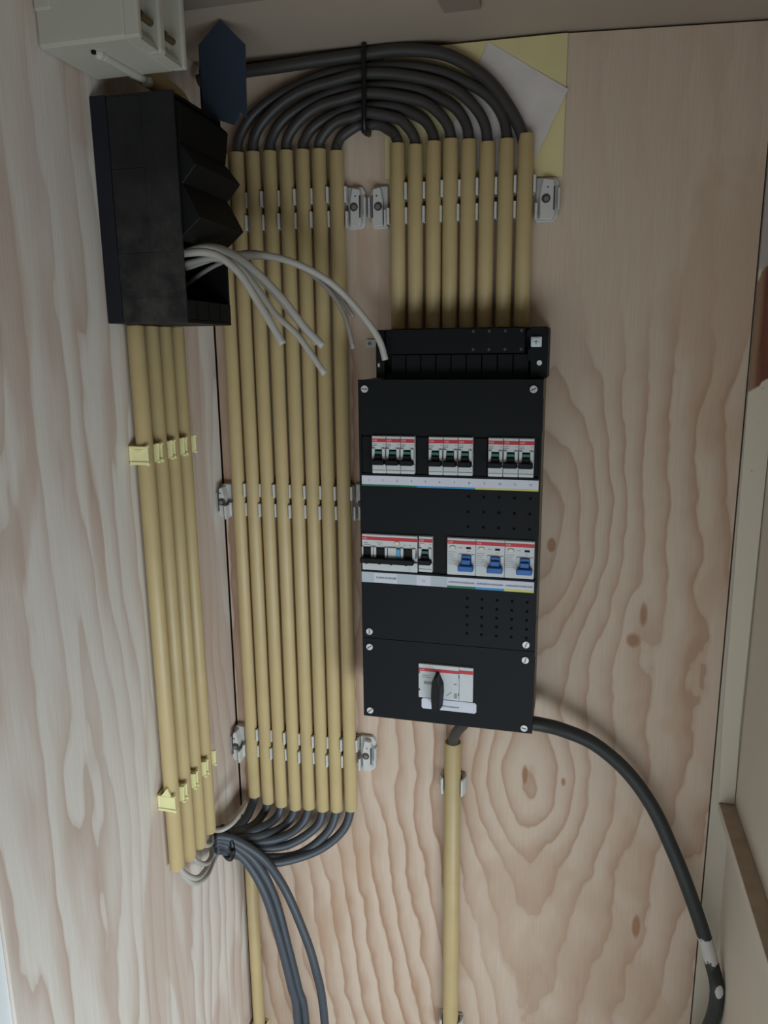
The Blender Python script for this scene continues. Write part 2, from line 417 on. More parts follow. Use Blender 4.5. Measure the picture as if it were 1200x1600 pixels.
# ------------------------------------------------------------------ grey saddle clips
def clip_mesh(d, key):
    # base plate on the wall, an upper right arm and a lower left arm gripping the conduit; d = how far the arms stand out
    g = G(); g.box(-0.0085, 0.0085, -0.0042, 0.0, -0.024, 0.024, 0.0008, 1)
    g.box(0.0080, 0.0112, -0.005, 0.0, 0.003, 0.024)
    g.box(0.0097, 0.0128, -d, 0.0, 0.0045, 0.0235, 0.0005, 1); g.box(-0.0128, -0.0097, -d, 0.0, -0.0235, -0.0045, 0.0005, 1)
    g.box(-0.0112, -0.0080, -0.005, 0.0, -0.024, -0.003)
    return g.mesh(key, M_clip)


CLA = clip_mesh(0.0212, 'clip_long'); CLB = clip_mesh(0.0178, 'clip_short')
ROWL = [('top', 0.197), ('middle', -0.1835), ('bottom', -0.5580)]
for rn, rz in ROWL:
    for i in range(8):
        if rn == 'top' and i == 0: continue
        o = obj('pipe_clip', CLA if i % 2 == 0 else CLB, None, None, (LX[i], -0.0002, rz))
        tag(o, f'grey saddle clip on the {ORD[i]} long conduit from the corner, {rn} clip row', 'clip', 'grey clips on the long conduits')
for i in range(8):
    o = obj('pipe_clip', CLA if i % 2 == 0 else CLB, None, None, (RX[i], -0.0002, 0.196))
    tag(o, f'grey saddle clip on the {ORD[i]} short conduit from the left above the black board', 'clip', 'grey clips on the short conduits')


def end_clip(x, z, s, label, w=0.026, h=0.050, deep=1.0):
    # empty coupled saddle: body with cut-away, screw recess, hooked flange; s=+1 the conduit side is on the left
    t = empty('end_clip', (x, -0.0003, z))
    b = G(); P = lambda q: [(s * a, c) for a, c in q]
    b.prism(P([(-w / 2, -h / 2), (w / 2 - 0.004, -h / 2), (w / 2, -h / 2 + 0.006), (w / 2, h / 2 - 0.006), (w / 2 - 0.004, h / 2), (-w / 2, h / 2)]), 'y', -0.006, 0.0, 0.0008)
    b.prism(P([(-w / 2 + 0.005, -h / 2 + 0.002), (w / 2 - 0.006, -h / 2 + 0.001), (w / 2 - 0.003, -h / 2 + 0.007), (w / 2 - 0.005, h / 2 - 0.004), (-w / 2 + 0.008, h / 2 - 0.002), (-w / 2 + 0.005, 0.008)]), 'y', -0.0150, -0.005, 0.0012)
    obj('clip_body', b, M_clip, t)
    a = G(); a.box(*sorted((s * (-w / 2 - 0.0005), s * (-w / 2 + 0.0025))), -0.0180, 0.0, -0.0235, -0.0045, 0.0005, 1)
    obj('clip_arm', a, M_clip, t)
    f = G(); f.box(*sorted((s * (w / 2 - 0.0005), s * (w / 2 + 0.0018))), -0.0120, -0.002, -0.012, 0.012, 0.0004, 1); obj('flange', f, M_clip, t)
    hl = G(); hl.cyl((s * -0.001, -0.0152, 0.0), 'y', 0.0052, 0.0008, 16); hl.box(*sorted((s * (w / 2 - 0.0055), s * (w / 2 - 0.0038))), -0.0152, -0.013, -0.013, 0.013); hl.cyl((s * 0.001, -0.0152, 0.0125), 'y', 0.0010, 0.0006, 8)
    obj('screw_recess', hl, M_clipd, t)
    sc = G(); sc.cyl((s * -0.0005, -0.0158, -0.0004), 'y', 0.0030, 0.0010, 12); so = obj('screw', sc, M_base, t)
    if deep != 1.0:
        for ch in t.children: ch.data.transform(Matrix.Scale(deep, 4, Vector((0, 1, 0))))
    return tag(t, label, 'clip', 'empty end clips')


end_clip(0.2090, 0.1955, 1, 'empty grey end clip right of the long conduits, under the cable arch', 0.0225)
end_clip(0.2385, 0.1945, -1, 'empty grey end clip left of the short conduits, under the cable arch', 0.0225)
end_clip(0.4445, 0.1925, 1, 'empty grey end clip right of the short conduits, below the yellow sheet')
end_clip(0.0101, -0.1860, -1, 'empty grey end clip in the corner at the middle clip row', 0.0172, 0.046, 1.85)
end_clip(0.2120, -0.1830, 1, 'empty grey end clip half hidden by the left edge of the black board', 0.0225)
end_clip(0.0101, -0.5620, -1, 'empty grey end clip in the corner at the bottom clip row', 0.0172, 0.050, 1.85)
end_clip(0.2120, -0.5590, 1, 'empty grey end clip at the bottom row below the left edge of the board', 0.0225, 0.053)


def saddle(z, label):
    t = empty('saddle_clip', (0.3388, -0.0003, z)); b = G(); b.box(-0.017, 0.017, -0.004, 0, -0.014, 0.014, 0.001, 1); obj('clip_base', b, M_clip, t)
    for s in (-1, 1):
        a = G(); a.prism([(s * 0.0118, -0.004), (s * 0.0190, -0.004), (s * 0.0180, -0.013), (s * 0.0150, -0.0205), (s * 0.0122, -0.0205), (s * 0.0142, -0.013)], 'z', -0.013, 0.013, 0.0006); obj('clip_arm', a, M_clip, t)
        h = G(); h.box(*sorted((s * 0.0128, s * 0.0158)), -0.0215, -0.0195, -0.012, 0.012, 0.0004, 1); obj('clip_lip', h, M_clip, t)
    return tag(t, label, 'clip', 'grey clips on the thick conduit')


saddle(-0.588, 'grey saddle clip gripping the thick conduit just below the black board')
saddle(-0.999, 'grey saddle clip on the thick conduit at the lower edge of the view')


# ------------------------------------------------------------------ pale yellow clips on the left wall
def yellow_clip(y, z, label, first=False, tab=False):
    t = empty('yellow_clip', (0.0003, y, z)); b = G(); b.box(0, 0.0035, -0.0125, 0.0125, -0.011, 0.011, 0.0006, 1); obj('clip_base', b, M_yclip, t)
    for s in (-1, 1):
        a = G(); yy = sorted((s * 0.0102, s * 0.0122))
        a.box(0.0, 0.0240, yy[0], yy[1], -0.0105, 0.0105, 0.0004, 1)
        a.box(0.0215, 0.0250, yy[0] - 0.0006, yy[1] + 0.0006, 0.0085, 0.0115, 0.0004, 1); a.box(0.0215, 0.0250, yy[0] - 0.0006, yy[1] + 0.0006, -0.0115, -0.0085, 0.0004, 1)
        if s == -1:
            a.box(0.001, 0.0248, yy[0] - 0.0014, yy[0] + 0.0004, 0.0065, 0.0105, 0.0004, 1); a.box(0.001, 0.0248, yy[0] - 0.0014, yy[0] + 0.0004, -0.0105, -0.0070, 0.0004, 1)
            if first: a.prism([(0.007, 0.0070), (0.019, 0.0070), (0.0165, 0.0035), (0.013, 0.0022), (0.0095, 0.0035)], 'y', yy[0] - 0.0018, yy[0], 0.0003)
            if tab: a.prism([(0.006, 0.010), (0.020, 0.010), (0.015, 0.0215)], 'y', yy[0] - 0.0010, yy[1], 0.0003)
        obj('clip_arm', a, M_yclip, t)
    return tag(t, label, 'clip', 'yellow clips on the left wall conduits')


for i in range(4):
    yellow_clip(WY[i], -0.0930, f'pale yellow clip on the {ORD[i]} left wall conduit, upper row', i == 0)
for i in range(4):
    yellow_clip(WY[i], [-0.5300, -.5300, -.5295, -.529][i], f'pale yellow clip on the {ORD[i]} left wall conduit, lower row', False, i == 0)
t = empty('yellow_clip', (0.0172, -0.0003, -1.088)); b = G(); b.box(-0.0125, 0.0125, -0.003, 0, -0.011, 0.011, 0.0006, 1); obj('clip_base', b, M_yclip, t)
for s in (-1, 1):
    a = G(); a.box(*sorted((s * 0.0102, s * 0.0124)), -0.0225, 0, -0.0105, 0.0105, 0.0004, 1); obj('clip_arm', a, M_yclip, t)
tag(t, 'pale yellow clip on the lone corner conduit at the lower edge of the view', 'clip')

# ------------------------------------------------------------------ grey cables arching over between the conduits
ARCH = [.2905, .3005, .3110, .3220, .3330, .3437, .3540]
for k in range(1, 8):
    xl, xr = LX[8 - k], RX[k - 1]; zl, zr = LT[8 - k], RT[k - 1]; xc = (xl + xr) / 2; a = (xr - xl) / 2; zt = ARCH[k - 1]
    yo = PY + (0.0038 if k % 2 else -0.0042)
    pts = [(xl, PY, zl - 0.05)]
    for j in range(0, 13):
        th = math.pi * (1 - j / 12); f = j / 12; zb = zl + (zr - zl) * f
        wob = 0.0012 * math.sin(3.1 * k + 2.3 * j)
        pts.append((xc + a * math.cos(th), PY + (yo - PY) * math.sin(th), zb + (zt - zb) * math.sin(th) ** 0.96 + wob * math.sin(th)))
    pts.append((xr, PY, zr - 0.05))
    nm = ['innermost', 'second', 'third', 'fourth', 'fifth', 'sixth', 'seventh'][k - 1]
    cable('grey_cable', pts, 0.0064, M_cable, (f'{nm} grey cable of the arch, counted outward from the gap' if k > 1 else 'innermost and smallest grey cable of the arch above the gap'), 'cable', 'grey cables arching between conduits', 14, 4)
cable('grey_cable', [(-.0 + .012, -.030, .352), (.040, -.026, .3578), (.0737, -.022, .3600), (.1204, -.02, .3618), (.1702, -.018, .3645), (.2249, -.016, .3668), (.2657, -.016, .3672), (.3116, -.016, .3605), (.3417, -.016, .3480), (.3718, -.0155, .3264), (.3950, -.015, .2987), (.4130, PY, .2667), (.4186, PY, .235), (.4186, PY, .21)], 0.0072, M_cable,
      'outermost grey cable, running level to the dark pointed plate', 'cable', 'grey cables arching between conduits', 14, 5)
# tie around the arch
tz0, tz1 = .2800, .3765
tg = G(); ring = []
for q in ((-.0045, tz0), (-.0265, tz0 + .002), (-.0275, (tz0 + tz1) / 2), (-.0262, tz1 - .003), (-.0045, tz1 - .001)): ring.append((0.0008 * (q[1] > .3), q[0], q[1] - tz0))
ring.append((0, -.0040, (tz1 - tz0) / 2)); ring.append(ring[0])
tt = empty('cable_tie', (.2262, 0, tz0)); tg.tube(ring, 0.0028, 8, True, 3); obj('strap', tg, M_tie, tt)
obj('tie_head', G().box(-.0040, .0045, -.0265, -.0200, -.0030, .0035, .001, 1), M_tie, tt)
tag(tt, 'black cable tie strapping the grey cable arch together at its crown', 'cable tie')

# ------------------------------------------------------------------ yellow sheet and paper behind the arch
g = G(); g.prism([(.0673, .3742), (.0673, .3700), (.2460, .3660), (.2455, .2279), (.4613, .2183), (.4615, .3706)], 'y', -.0028, -.0006); tag(obj('yellow_sheet', g, M_ysheet), 'pale yellow sheet on the plywood behind the cable arch', 'sheet')
g = G(); A = Vector((.3716, 0, .3700)); ex = Vector((.0925, 0, -.0588)); ez = Vector((-.0359, 0, -.0739)) * 1.5; n = 10; grid = []
for i in range(n + 1):
    row = []
    for j in range(n + 1):
        q = A + ex * (i / n) + ez * (j / n); fold = 0.0006 * abs(((i / n) * 3) % 1 - .5); row.append((q.x, -.0034 - fold - .0016 * (i / n) ** 3, q.z))
    grid.append(row)
for off in (0,):
    V = [[g.bm.verts.new(c) for c in r] for r in grid]; W_ = [[g.bm.verts.new((c[0], c[1] + .0003, c[2])) for c in r] for r in grid]
    for i in range(n):
        for j in range(n):
            g.bm.faces.new([V[i][j], V[i + 1][j], V[i + 1][j + 1], V[i][j + 1]]); g.bm.faces.new([W_[i][j], W_[i][j + 1], W_[i + 1][j + 1], W_[i + 1][j]])
    for i in range(n):
        for a, b_, c, d in ((V[i][0], V[i + 1][0], W_[i + 1][0], W_[i][0]), (V[i][n], V[i + 1][n], W_[i + 1][n], W_[i][n]), (V[0][i], V[0][i + 1], W_[0][i + 1], W_[0][i]), (V[n][i], V[n][i + 1], W_[n][i + 1], W_[n][i])): g.bm.faces.new([a, b_, c, d])
tag(obj('paper_note', g, M_paper), 'folded white paper tilted over the yellow sheet behind the cables', 'paper')


# ------------------------------------------------------------------ the distribution board (mm, local to the top left front corner)
def mm(g, x0, x1, z0, z1, d0, d1, bev=0.0, seg=1): return g.box(x0 / 1000, x1 / 1000, -d1 / 1000, -d0 / 1000, z0 / 1000, z1 / 1000, bev / 1000, seg)


def mpoly(g, poly, d0, d1, bev=0.0): return g.prism([(a / 1000, b / 1000) for a, b in poly], 'y', -d1 / 1000, -d0 / 1000, bev / 1000)


board = empty('distribution_board', (.2309, -.0002, -.01455))
tag(board, 'black distribution board with rows of breakers mounted on the plywood', 'fuse box')
base = G(); mm(base, 0.6, 219.4, -439.4, -0.6, 0, 84, 0.8); baseo = obj('base', base, M_base, board)
g = G()
for za, zb in ((-22, -62), (-238, -252), (-292, -300), (-346, -415)): mm(g, 219.3, 219.8, zb, za, 66, 72)
so = obj('side_slot', g, M_black2, baseo); so['kind'] = 'stuff'


def plate(name, W0, W1, Z0, Z1, holes, d0, d1, mat, parent):
    xs = sorted({W0, W1, *[h[0] for h in holes], *[h[1] for h in holes]}); zs = sorted({Z0, Z1, *[h[2] for h in holes], *[h[3] for h in holes]})
    g = G(); inh = lambda x, z: any(h[0] <= x <= h[1] and h[2] <= z <= h[3] for h in holes)
    cells = {(i, j) for i in range(len(xs) - 1) for j in range(len(zs) - 1) if not inh((xs[i] + xs[i + 1]) / 2, (zs[j] + zs[j + 1]) / 2)}
    vc = {}
    def V(i, j, d):
        if (i, j, d) not in vc: vc[(i, j, d)] = g.bm.verts.new((xs[i] / 1000, -d / 1000, zs[j] / 1000))
        return vc[(i, j, d)]
    for (i, j) in cells:
        for d in (d0, d1): g.bm.faces.new([V(i, j, d), V(i + 1, j, d), V(i + 1, j + 1, d), V(i, j + 1, d)])
        for (di, dj, e) in ((-1, 0, ((i, j), (i, j + 1))), (1, 0, ((i + 1, j), (i + 1, j + 1))), (0, -1, ((i, j), (i + 1, j))), (0, 1, ((i, j + 1), (i + 1, j + 1)))):
            if (i + di, j + dj) not in cells: g.bm.faces.new([V(*e[0], d0), V(*e[1], d0), V(*e[1], d1), V(*e[0], d1)])
    return obj(name, g, mat, parent)


c1 = plate('cover', 0, 220, -329.5, 0, [(3.0, 217.5, -114.2, -65.8), (1.6, 217.6, -238.6, -189.0)], 84.2, 90, M_black, board)
c2 = plate('cover', 0, 220, -440, -330.3, [(74, 145.6, -405, -357)], 84.2, 90, M_black, board)
g = G(); mm(g, 3.2, 217.3, -114, -66, 84, 86.5); obj('blanking_strip', g, M_black2, board)
g = G(); mm(g, 92.6, 110.8, -238.4, -189.2, 84, 88.2, 0.4); obj('blanking_strip', g, M_black2, board)
for xa, xb in ((3.2, 16.4), (72.2, 86.6), (141.6, 157.2)):
    g = G(); mm(g, xa, xb, -113.8, -68.5, 86, 88.6, 0.4); obj('blanking_plate', g, M_black, board)
# faint moulded vent marks
for (cz, rows, cols, x0) in ((-138.5, 3, 5, 136), (-267, 5, 5, 136)):
    g = G()
    for r_ in range(rows):
        for c_ in range(cols):
            mm(g, x0 + 18.3 * c_ - 1.6, x0 + 18.3 * c_ + 1.6, cz - 18.6 * (r_ if rows == 3 else r_ * .62) - 1.6, cz - 18.6 * (r_ if rows == 3 else r_ * .62) + 1.6, 89.9, 90.15)
    o = obj('vent_hole', g, M_vent, c1); o['kind'] = 'stuff'
# screws
sg = G(); sg.cyl((0, 0, 0), 'y', 0.0043, 0.0022, 20, None); SCM = sg.mesh('screw', M_screw)
for p in SCM.polygons: p.use_smooth = False
slg = G(); slg.box(-.0034, .0034, -.0014, -.0009, -.00045, .00045); SLM = slg.mesh('screw_slot', M_black2)
for i, (x, z, ang) in enumerate(((8.6, -11, 0), (209.2, -11, .4), (10.0, -320.5, 1.5), (209.3, -321.3, 1.2), (9.8, -341.7, .6), (209, -341.5, 1.3), (9.3, -431, .7), (210, -432.8, -.2))):
    s_ = obj('screw', SCM, None, board, (x / 1000, -.0910, z / 1000)); s_['label'] = 'nickel cover screw'
    q = obj('screw_slot', SLM, None, s_); q.rotation_euler = (0, -ang, 0)


# --- devices
def device(name, x, z, w, h, label=None):
    g = G(); mm(g, 0.15, w - 0.15, -h, 0, -22, 0, 0.5); mm(g, 0.15, w - 0.15, -h * .36, 0, -22, 3.8, 0.9, 2); mm(g, 0.15, w - 0.15, -h, -h * .74, -22, 3.6, 0.8, 2)
    o = obj(name, g, M_dev, board, (x / 1000, -.0902, z / 1000))
    if label: o['label'] = label
    st = G(); mm(st, 0.15, w - 0.15, -7.4, -3.0, 3.7, 4.0); obj('red_stripe', st, M_red, o)
    tp = G(); mm(tp, 0.15, w - 0.15, -1.2, 0.5, -20, 2.2); obj('top_edge', tp, M_dev2, o)
    text('lettering', 'ABB', .0034, .0009, -.0052, -.00415, M_inkw, o, 'LEFT')
    return o


def cheek(o, x0, x1, z0, z1, d=6.5):
    g = G(); mm(g, x0, x1, z0, z1, 0, d, 0.6); return obj('cheek', g, M_dev, o)


def breaker(x, z=-67.3):
    o = device('circuit_breaker', x, z, 17.6, 45.6)
    cheek(o, 0.6, 4.2, -28.2, -14.5); cheek(o, 13.2, 17.0, -28.2, -14.5)
    g = G(); mm(g, 4.3, 13.1, -33, -16.8, 0, 5.2, 0.4); mm(g, 0.5, 16.6, -34.3, -27.8, 3, 13.0, 0.8); mm(g, 4.3, 13.1, -30, -22.2, 3, 9, 0.8); obj('toggle', g, M_tog, o)
    g = G(); mm(g, 4.6, 12.8, -21.8, -18.0, 4.8, 6.4, 0.3); obj('indicator', g, M_green, o)
    g = G(); mm(g, 1.0, 6.4, -10.2, -9.3, 3.6, 3.9); mm(g, 1.0, 6.0, -12.4, -11.2, 3.6, 3.9); mm(g, 14.2, 16.2, -10.4, -9.4, 3.6, 3.9); stuff(obj('print', g, M_inkg, o))
    g = G(); mm(g, 0.6, 17.0, -43.2, -41.6, 3.2, 4.4, 0.3); obj('ridge', g, M_dev, o)
    return o


def copy_tree(o, loc):
    c = o.copy(); C.objects.link(c); c.parent = o.parent; c.location = loc
    for ch in list(o.children): d = ch.copy(); C.objects.link(d); d.parent = c
    return c


b0 = breaker(17.3)
for x0 in (17.3, 87.6, 158.8):
    for k in range(3):
        if x0 == 17.3 and k == 0: continue
        copy_tree(b0, ((x0 + 17.85 * k) / 1000, -.0902, -.0673))
b1 = copy_tree(b0, (.0752, -.0902, -.1899)); b1['label'] = 'single breaker with a white oval button'
g = G(); g.cyl((.0048, -.0040, -.0108), 'y', .0030, .0012, 20, None, 0.62); ob = obj('test_button', g, M_btn, b1)
# four pole breaker
q = device('circuit_breaker', 2.4, -190.4, 71.4, 46.6, 'wide four pole breaker with one long black toggle bar')
for a, b in ((0.3, 2.4), (12.4, 15.2), (16.0, 19.2), (30.2, 33.2), (50.4, 54.0), (65.3, 69.4)): cheek(q, a, b, -29.5, -15.5)
g = G(); mm(g, 34.2, 45.0, -29.5, -15.5, 0, 6.2, 0.5); obj('cheek', g, M_dev, q)
g = G()
for a, b in ((2.5, 12.3), (19.3, 30.1), (54.1, 65.2)): mm(g, a, b, -31, -16.6, 0, 5.6, 0.4)
mm(g, -0.6, 67.6, -35.6, -28.6, 3, 12.8, 0.9)
for a in (7, 24, 39, 58): mm(g, a - 2, a + 2, -37.2, -33, 6, 10, 0.8)
obj('toggle_bar', g, M_tog, q)
g = G(); mm(g, 45.4, 50.0, -29.5, -16.8, 0, 6.8, 0.4); obj('blue_button', g, M_ltblue, q)['label'] = 'light blue button'
g = G(); g.cyl((.0458, -.0038, -.0105), 'y', .0040, .0006, 20, None, .74); obj('button_rim', g, M_btnrim, q)
g = G(); g.cyl((.0458, -.0043, -.0104), 'y', .0033, .0012, 20, None, .74); obj('test_button', g, M_btn, q)
g = G()
for (a, b, zz) in ((3, 8, -11), (3, 11, -13.4), (20, 27, -10.6), (21, 25, -13.2), (54, 57, -12), (61, 63, -12)): mm(g, a, b, zz - .5, zz + .5, 3.6, 3.95)
mm(g, 26, 70, -15.4, -15.1, 3.6, 3.95); mm(g, 61, 61.4, -46, -39, 3.4, 3.75); stuff(obj('print', g, M_inkg, q))


def rcd(x, label):
    o = device('residual_current_switch', x, -189.9, 35.1, 46.6, label)
    g = G(); mm(g, 0.15, 34.9, -46.4, -8, -10, 3.7, 0.5); obj('front', g, M_dev, o)
    g = G(); mm(g, 14.0, 18.4, -33.5, -19.5, 2, 5.0, 0.5); mm(g, 29.9, 34.0, -33.5, -19.5, 2, 5.0, 0.5); obj('cheek', g, M_dev, o)
    g = G(); mm(g, 18.5, 29.7, -34, -20.6, 2, 7.0, 0.5); mm(g, 14.6, 33.2, -39.2, -32.0, 3, 14.0, 1.0); mm(g, 18.5, 29.7, -33, -25, 3, 10.5, 0.8); obj('toggle', g, M_blue, o)
    g = G(); g.cyl((.0072, -.0040, -.0120), 'y', .0040, .0006, 20, None, .62); obj('button_rim', g, M_btnrim, o)
    g = G(); g.cyl((.0072, -.0044, -.0120), 'y', .0034, .0012, 20, None, .62); obj('test_button', g, M_btn, o)
    g = G(); mm(g, 23.4, 29.4, -13.2, -10.6, 3.7, 4.1); obj('indicator_window', g, M_tog, o)
    g = G()
    for r_ in range(7): mm(g, 1.5, 11.5 - 1.6 * (r_ % 3), -17.8 - 2.6 * r_, -17.3 - 2.6 * r_, 3.6, 3.85)
    mm(g, 14.5, 19, -12.2, -11.3, 3.6, 3.9); mm(g, 24.5, 28.5, -16.2, -15.6, 3.6, 3.85); stuff(obj('print', g, M_inkg, o))
    return o


rcd(110.9, 'residual current switch above the green label'); rcd(146.0, 'residual current switch above the blue label'); rcd(181.1, 'residual current switch above the yellow label')
# label strips
s1 = G(); mm(s1, 3.0, 218.2, -129.5, -116.6, 89.8, 90.7, 0.1); s1 = obj('label_strip', s1, M_label, board)
for a, b, m, nm in ((3.0, 72.4, M_lg, 'green_band'), (72.4, 143.8, M_lb, 'blue_band'), (143.8, 218.2, M_ly, 'yellow_band')):
    g = G(); mm(g, a, b, -129.5, -127.5, 90.6, 90.85); obj(nm, g, m, s1)
for i, x in enumerate((12.4, 29.6, 48, 65.8, 83.3, 100.7, 118.6, 136.4, 154.8, 173, 190.5, 208.9)):
    text('lettering', str(i + 1), .0040, x / 1000, -.1222, -.0908, M_ink, s1)
s2 = G(); mm(s2, 0.6, 216.6, -254.3, -240.7, 89.8, 90.7, 0.1); s2 = obj('label_strip', s2, M_label2, board)
for a, b, m, nm in ((110.8, 146, M_lg, 'green_band'), (146, 181.2, M_lb, 'blue_band'), (181.2, 216.6, M_ly, 'yellow_band')):
    g = G(); mm(g, a, b, -254.3, -251.6, 90.6, 90.9); obj(nm, g, m, s2)
for a, b in ((17, 47), (72, 90), (111, 216.4)):
    g = G(); mm(g, a, b, -251.5 if b > 100 else -254.0, -241.0, 90.6, 90.85); obj('paper_insert', g, M_label, s2)
text('lettering', 'FORNUISGROEP', .0036, .0331, -.2475, -.0910, M_ink, s2, bold=.00004)
text('lettering', '13', .0042, .0805, -.2480, -.0910, M_ink, s2)
for x in (128.6, 163.4, 199): text('lettering', 'AARDLEKSCHAKELAAR', .0031, x / 1000, -.2470, -.0910, M_ink, s2, bold=.00004)
# main switch
ms = G(); mm(ms, 74.8, 145.0, -404.2, -357.8, 80, 93.2, 0.6); ms = obj('main_switch', ms, M_dev, board)
g = G(); mm(g, 74.9, 127.5, -367.4, -363.2, 93.1, 93.4); mm(g, 127.5, 144.9, -366.6, -361.8, 93.1, 93.45); obj('red_stripe', g, M_red, ms)
text('lettering', 'ABB', .0034, .0768, -.3654, -.0936, M_inkw, ms, 'LEFT')
g = G(); mm(g, 127.3, 127.6, -404, -358, 93.1, 93.5); mm(g, 126.5, 127.4, -373, -369, 93.1, 93.5); mm(g, 126.5, 127.4, -397.5, -393, 93.1, 93.5); mm(g, 75.2, 76.4, -371, -368, 93.1, 93.5); mm(g, 75.2, 77, -394.5, -392, 93.1, 93.5); obj('mark', g, M_ink, ms)['label'] = 'black tick marks'
g = G(); mm(g, 82, 92, -385, -381, 93.1, 93.4); mm(g, 79, 88, -373.4, -372.6, 93.1, 93.4); mm(g, 79, 90, -376, -375.3, 93.1, 93.4); mm(g, 120.5, 124.5, -382.6, -380.8, 93.1, 93.4); mm(g, 121, 125, -401, -394, 93.1, 93.3); stuff(obj('print', g, M_inkg, ms))
g = G(); mpoly(g, [(111, -398.5), (117.5, -392.2), (118.0, -392.9), (111.5, -399.3)], 93.1, 93.5); obj('mark', g, M_inkg, ms)
kg = G(); kb = [(98.2, -366.4), (101.8, -366.4), (108, -381), (108.4, -392), (106.6, -413.5), (93.0, -413.5), (91.4, -392), (92.2, -381)]
g2 = bmesh.new(); A = [g2.verts.new((a / 1000, -.0932, b / 1000)) for a, b in kb]; Bv = [g2.verts.new(((100 + (a - 100) * .62) / 1000, -.1120, (-391 + (b + 391) * .97) / 1000)) for a, b in kb]
g2.faces.new(A); g2.faces.new(Bv[::-1])
for i in range(8): g2.faces.new([A[i], Bv[i], Bv[(i + 1) % 8], A[(i + 1) % 8]])
bmesh.ops.recalc_face_normals(g2, faces=g2.faces); bmesh.ops.bevel(g2, geom=list(g2.edges), offset=.0007, segments=2, affect='EDGES'); kg.merge(g2)
obj('rotary_knob', kg, M_tog, ms)
lb = G(); mpoly(lb, [(78.4, -408), (80.4, -406), (147.4, -406), (149.4, -408), (149.4, -418.4), (147.4, -420.4), (80.4, -420.4), (78.4, -418.4)], 89.9, 90.8); lb = obj('label_strip', lb, M_label, board)
g = G(); mm(g, 131, 148, -420.0, -407.5, 90.6, 91.0, 0.1); obj('paper_insert', g, M_label, lb)
text('lettering', 'HOOFDSCHAKELAAR', .0031, .1125, -.4145, -.0911, M_ink, lb, bold=.00003)

# ------------------------------------------------------------------ open enclosure base above the board
eb = empty('enclosure_base', (.2309, -.0002, -.01455)); tag(eb, 'open black enclosure base with terminal screw, on top of the black board', 'enclosure')
g = G(); mm(g, 19.0, 222.6, 0.4, 58.6, 0, 60, 0.6); obj('tray', g, M_black2, eb)
g = G(); mm(g, 30.0, 197.0, 29.6, 58.8, 58, 72, 0.8); obj('top_rail', g, M_black, eb)
for i in range(9):
    g = G(); xa = 36.6 + 18.35 * i; mm(g, xa + .5, xa + 17.85, 5.0, 28.6, 58, 70.0, 0.4); obj('slat', g, M_black, eb)
g = G(); mm(g, 30, 200, 0.4, 5.0, 58, 70.5, 0.3); obj('lower_rail', g, M_black, eb)
g = G(); mpoly(g, [(19.0, 1.5), (29.5, 0.6), (29.5, 58.5), (20.5, 58.5), (19.0, 57)], 56, 74.5, 0.5); lc = obj('cheek', g, M_black, eb)
g = G(); g.cyl((.0232, -.0745, .0165), 'y', .0040, .0012, 14, None, 1.5); obj('screw_hole', g, M_black2, lc)
g = G(); g.cyl((.0226, -.0752, .0168), 'y', .0013, .0010, 10, None, 1.9); obj('screw', g, M_screw, lc)
g = G(); mpoly(g, [(203, 1.0), (221.4, 3.5), (222.9, 5.0), (223.0, 56.0), (221.0, 59.0), (204, 59.0), (203, 57.5), (198.5, 54), (198.5, 48), (204.5, 46), (204.5, 37), (200.5, 33), (200.5, 22), (204, 20), (204, 10)], 56, 75.5, 0.4); rc = obj('cheek', g, M_black, eb)
tn = G(); mm(tn, 203.8, 216.0, 36.4, 47.8, 74, 80, 0.8); tn = obj('terminal_clamp', tn, M_zinc, eb); tn['label'] = 'shiny zinc terminal clamp'
g = G(); g.cyl((.2098, -.0806, .0421), 'y', .0044, .0024, 20); obj('terminal_screw', g, M_zinc, tn)
g = G(); mm(g, 206.8, 212.8, 41.7, 42.5, 81.7, 82.1); mm(g, 209.4, 210.2, 39.1, 45.1, 81.7, 82.1); obj('cross_slot', g, M_base, tn)
g = G(); g.cyl((.2140, -.0764, .0184), 'y', .0030, .0018, 14); obj('screw', g, M_zinc, eb)
g = G()
for r_, zz in enumerate((55.0, 34.0)):
    for c_ in range(4): mm(g, 136.6 - 1.5 + 18.6 * c_, 136.6 + 1.5 + 18.6 * c_, zz - 1.6, zz + 1.6, 71.8, 72.3, 0.2)
o = obj('moulded_mark', g, plain('mark_grey', srgb(62, 64, 66), .6), eb); o['kind'] = 'stuff'
# small white fixing lug left of it
lg = empty('fixing_lug', (.2229, -.0003, .0287)); g = G(); mm(g, -5.0, 16, -5.2, 5.2, 0, 3.0, 0.5); obj('lug', g, M_dev, lg)
g = G(); g.cyl((-.0002, -.0034, 0), 'y', .0026, .0012, 14); sq = obj('screw', g, M_inkg, lg); g = G(); mm(g, -1.6, 1.2, -.3, .3, 3.9, 4.2); obj('screw_slot', g, M_black2, sq)
tag(lg, 'small white fixing lug with a screw, left of the open enclosure base', 'bracket')

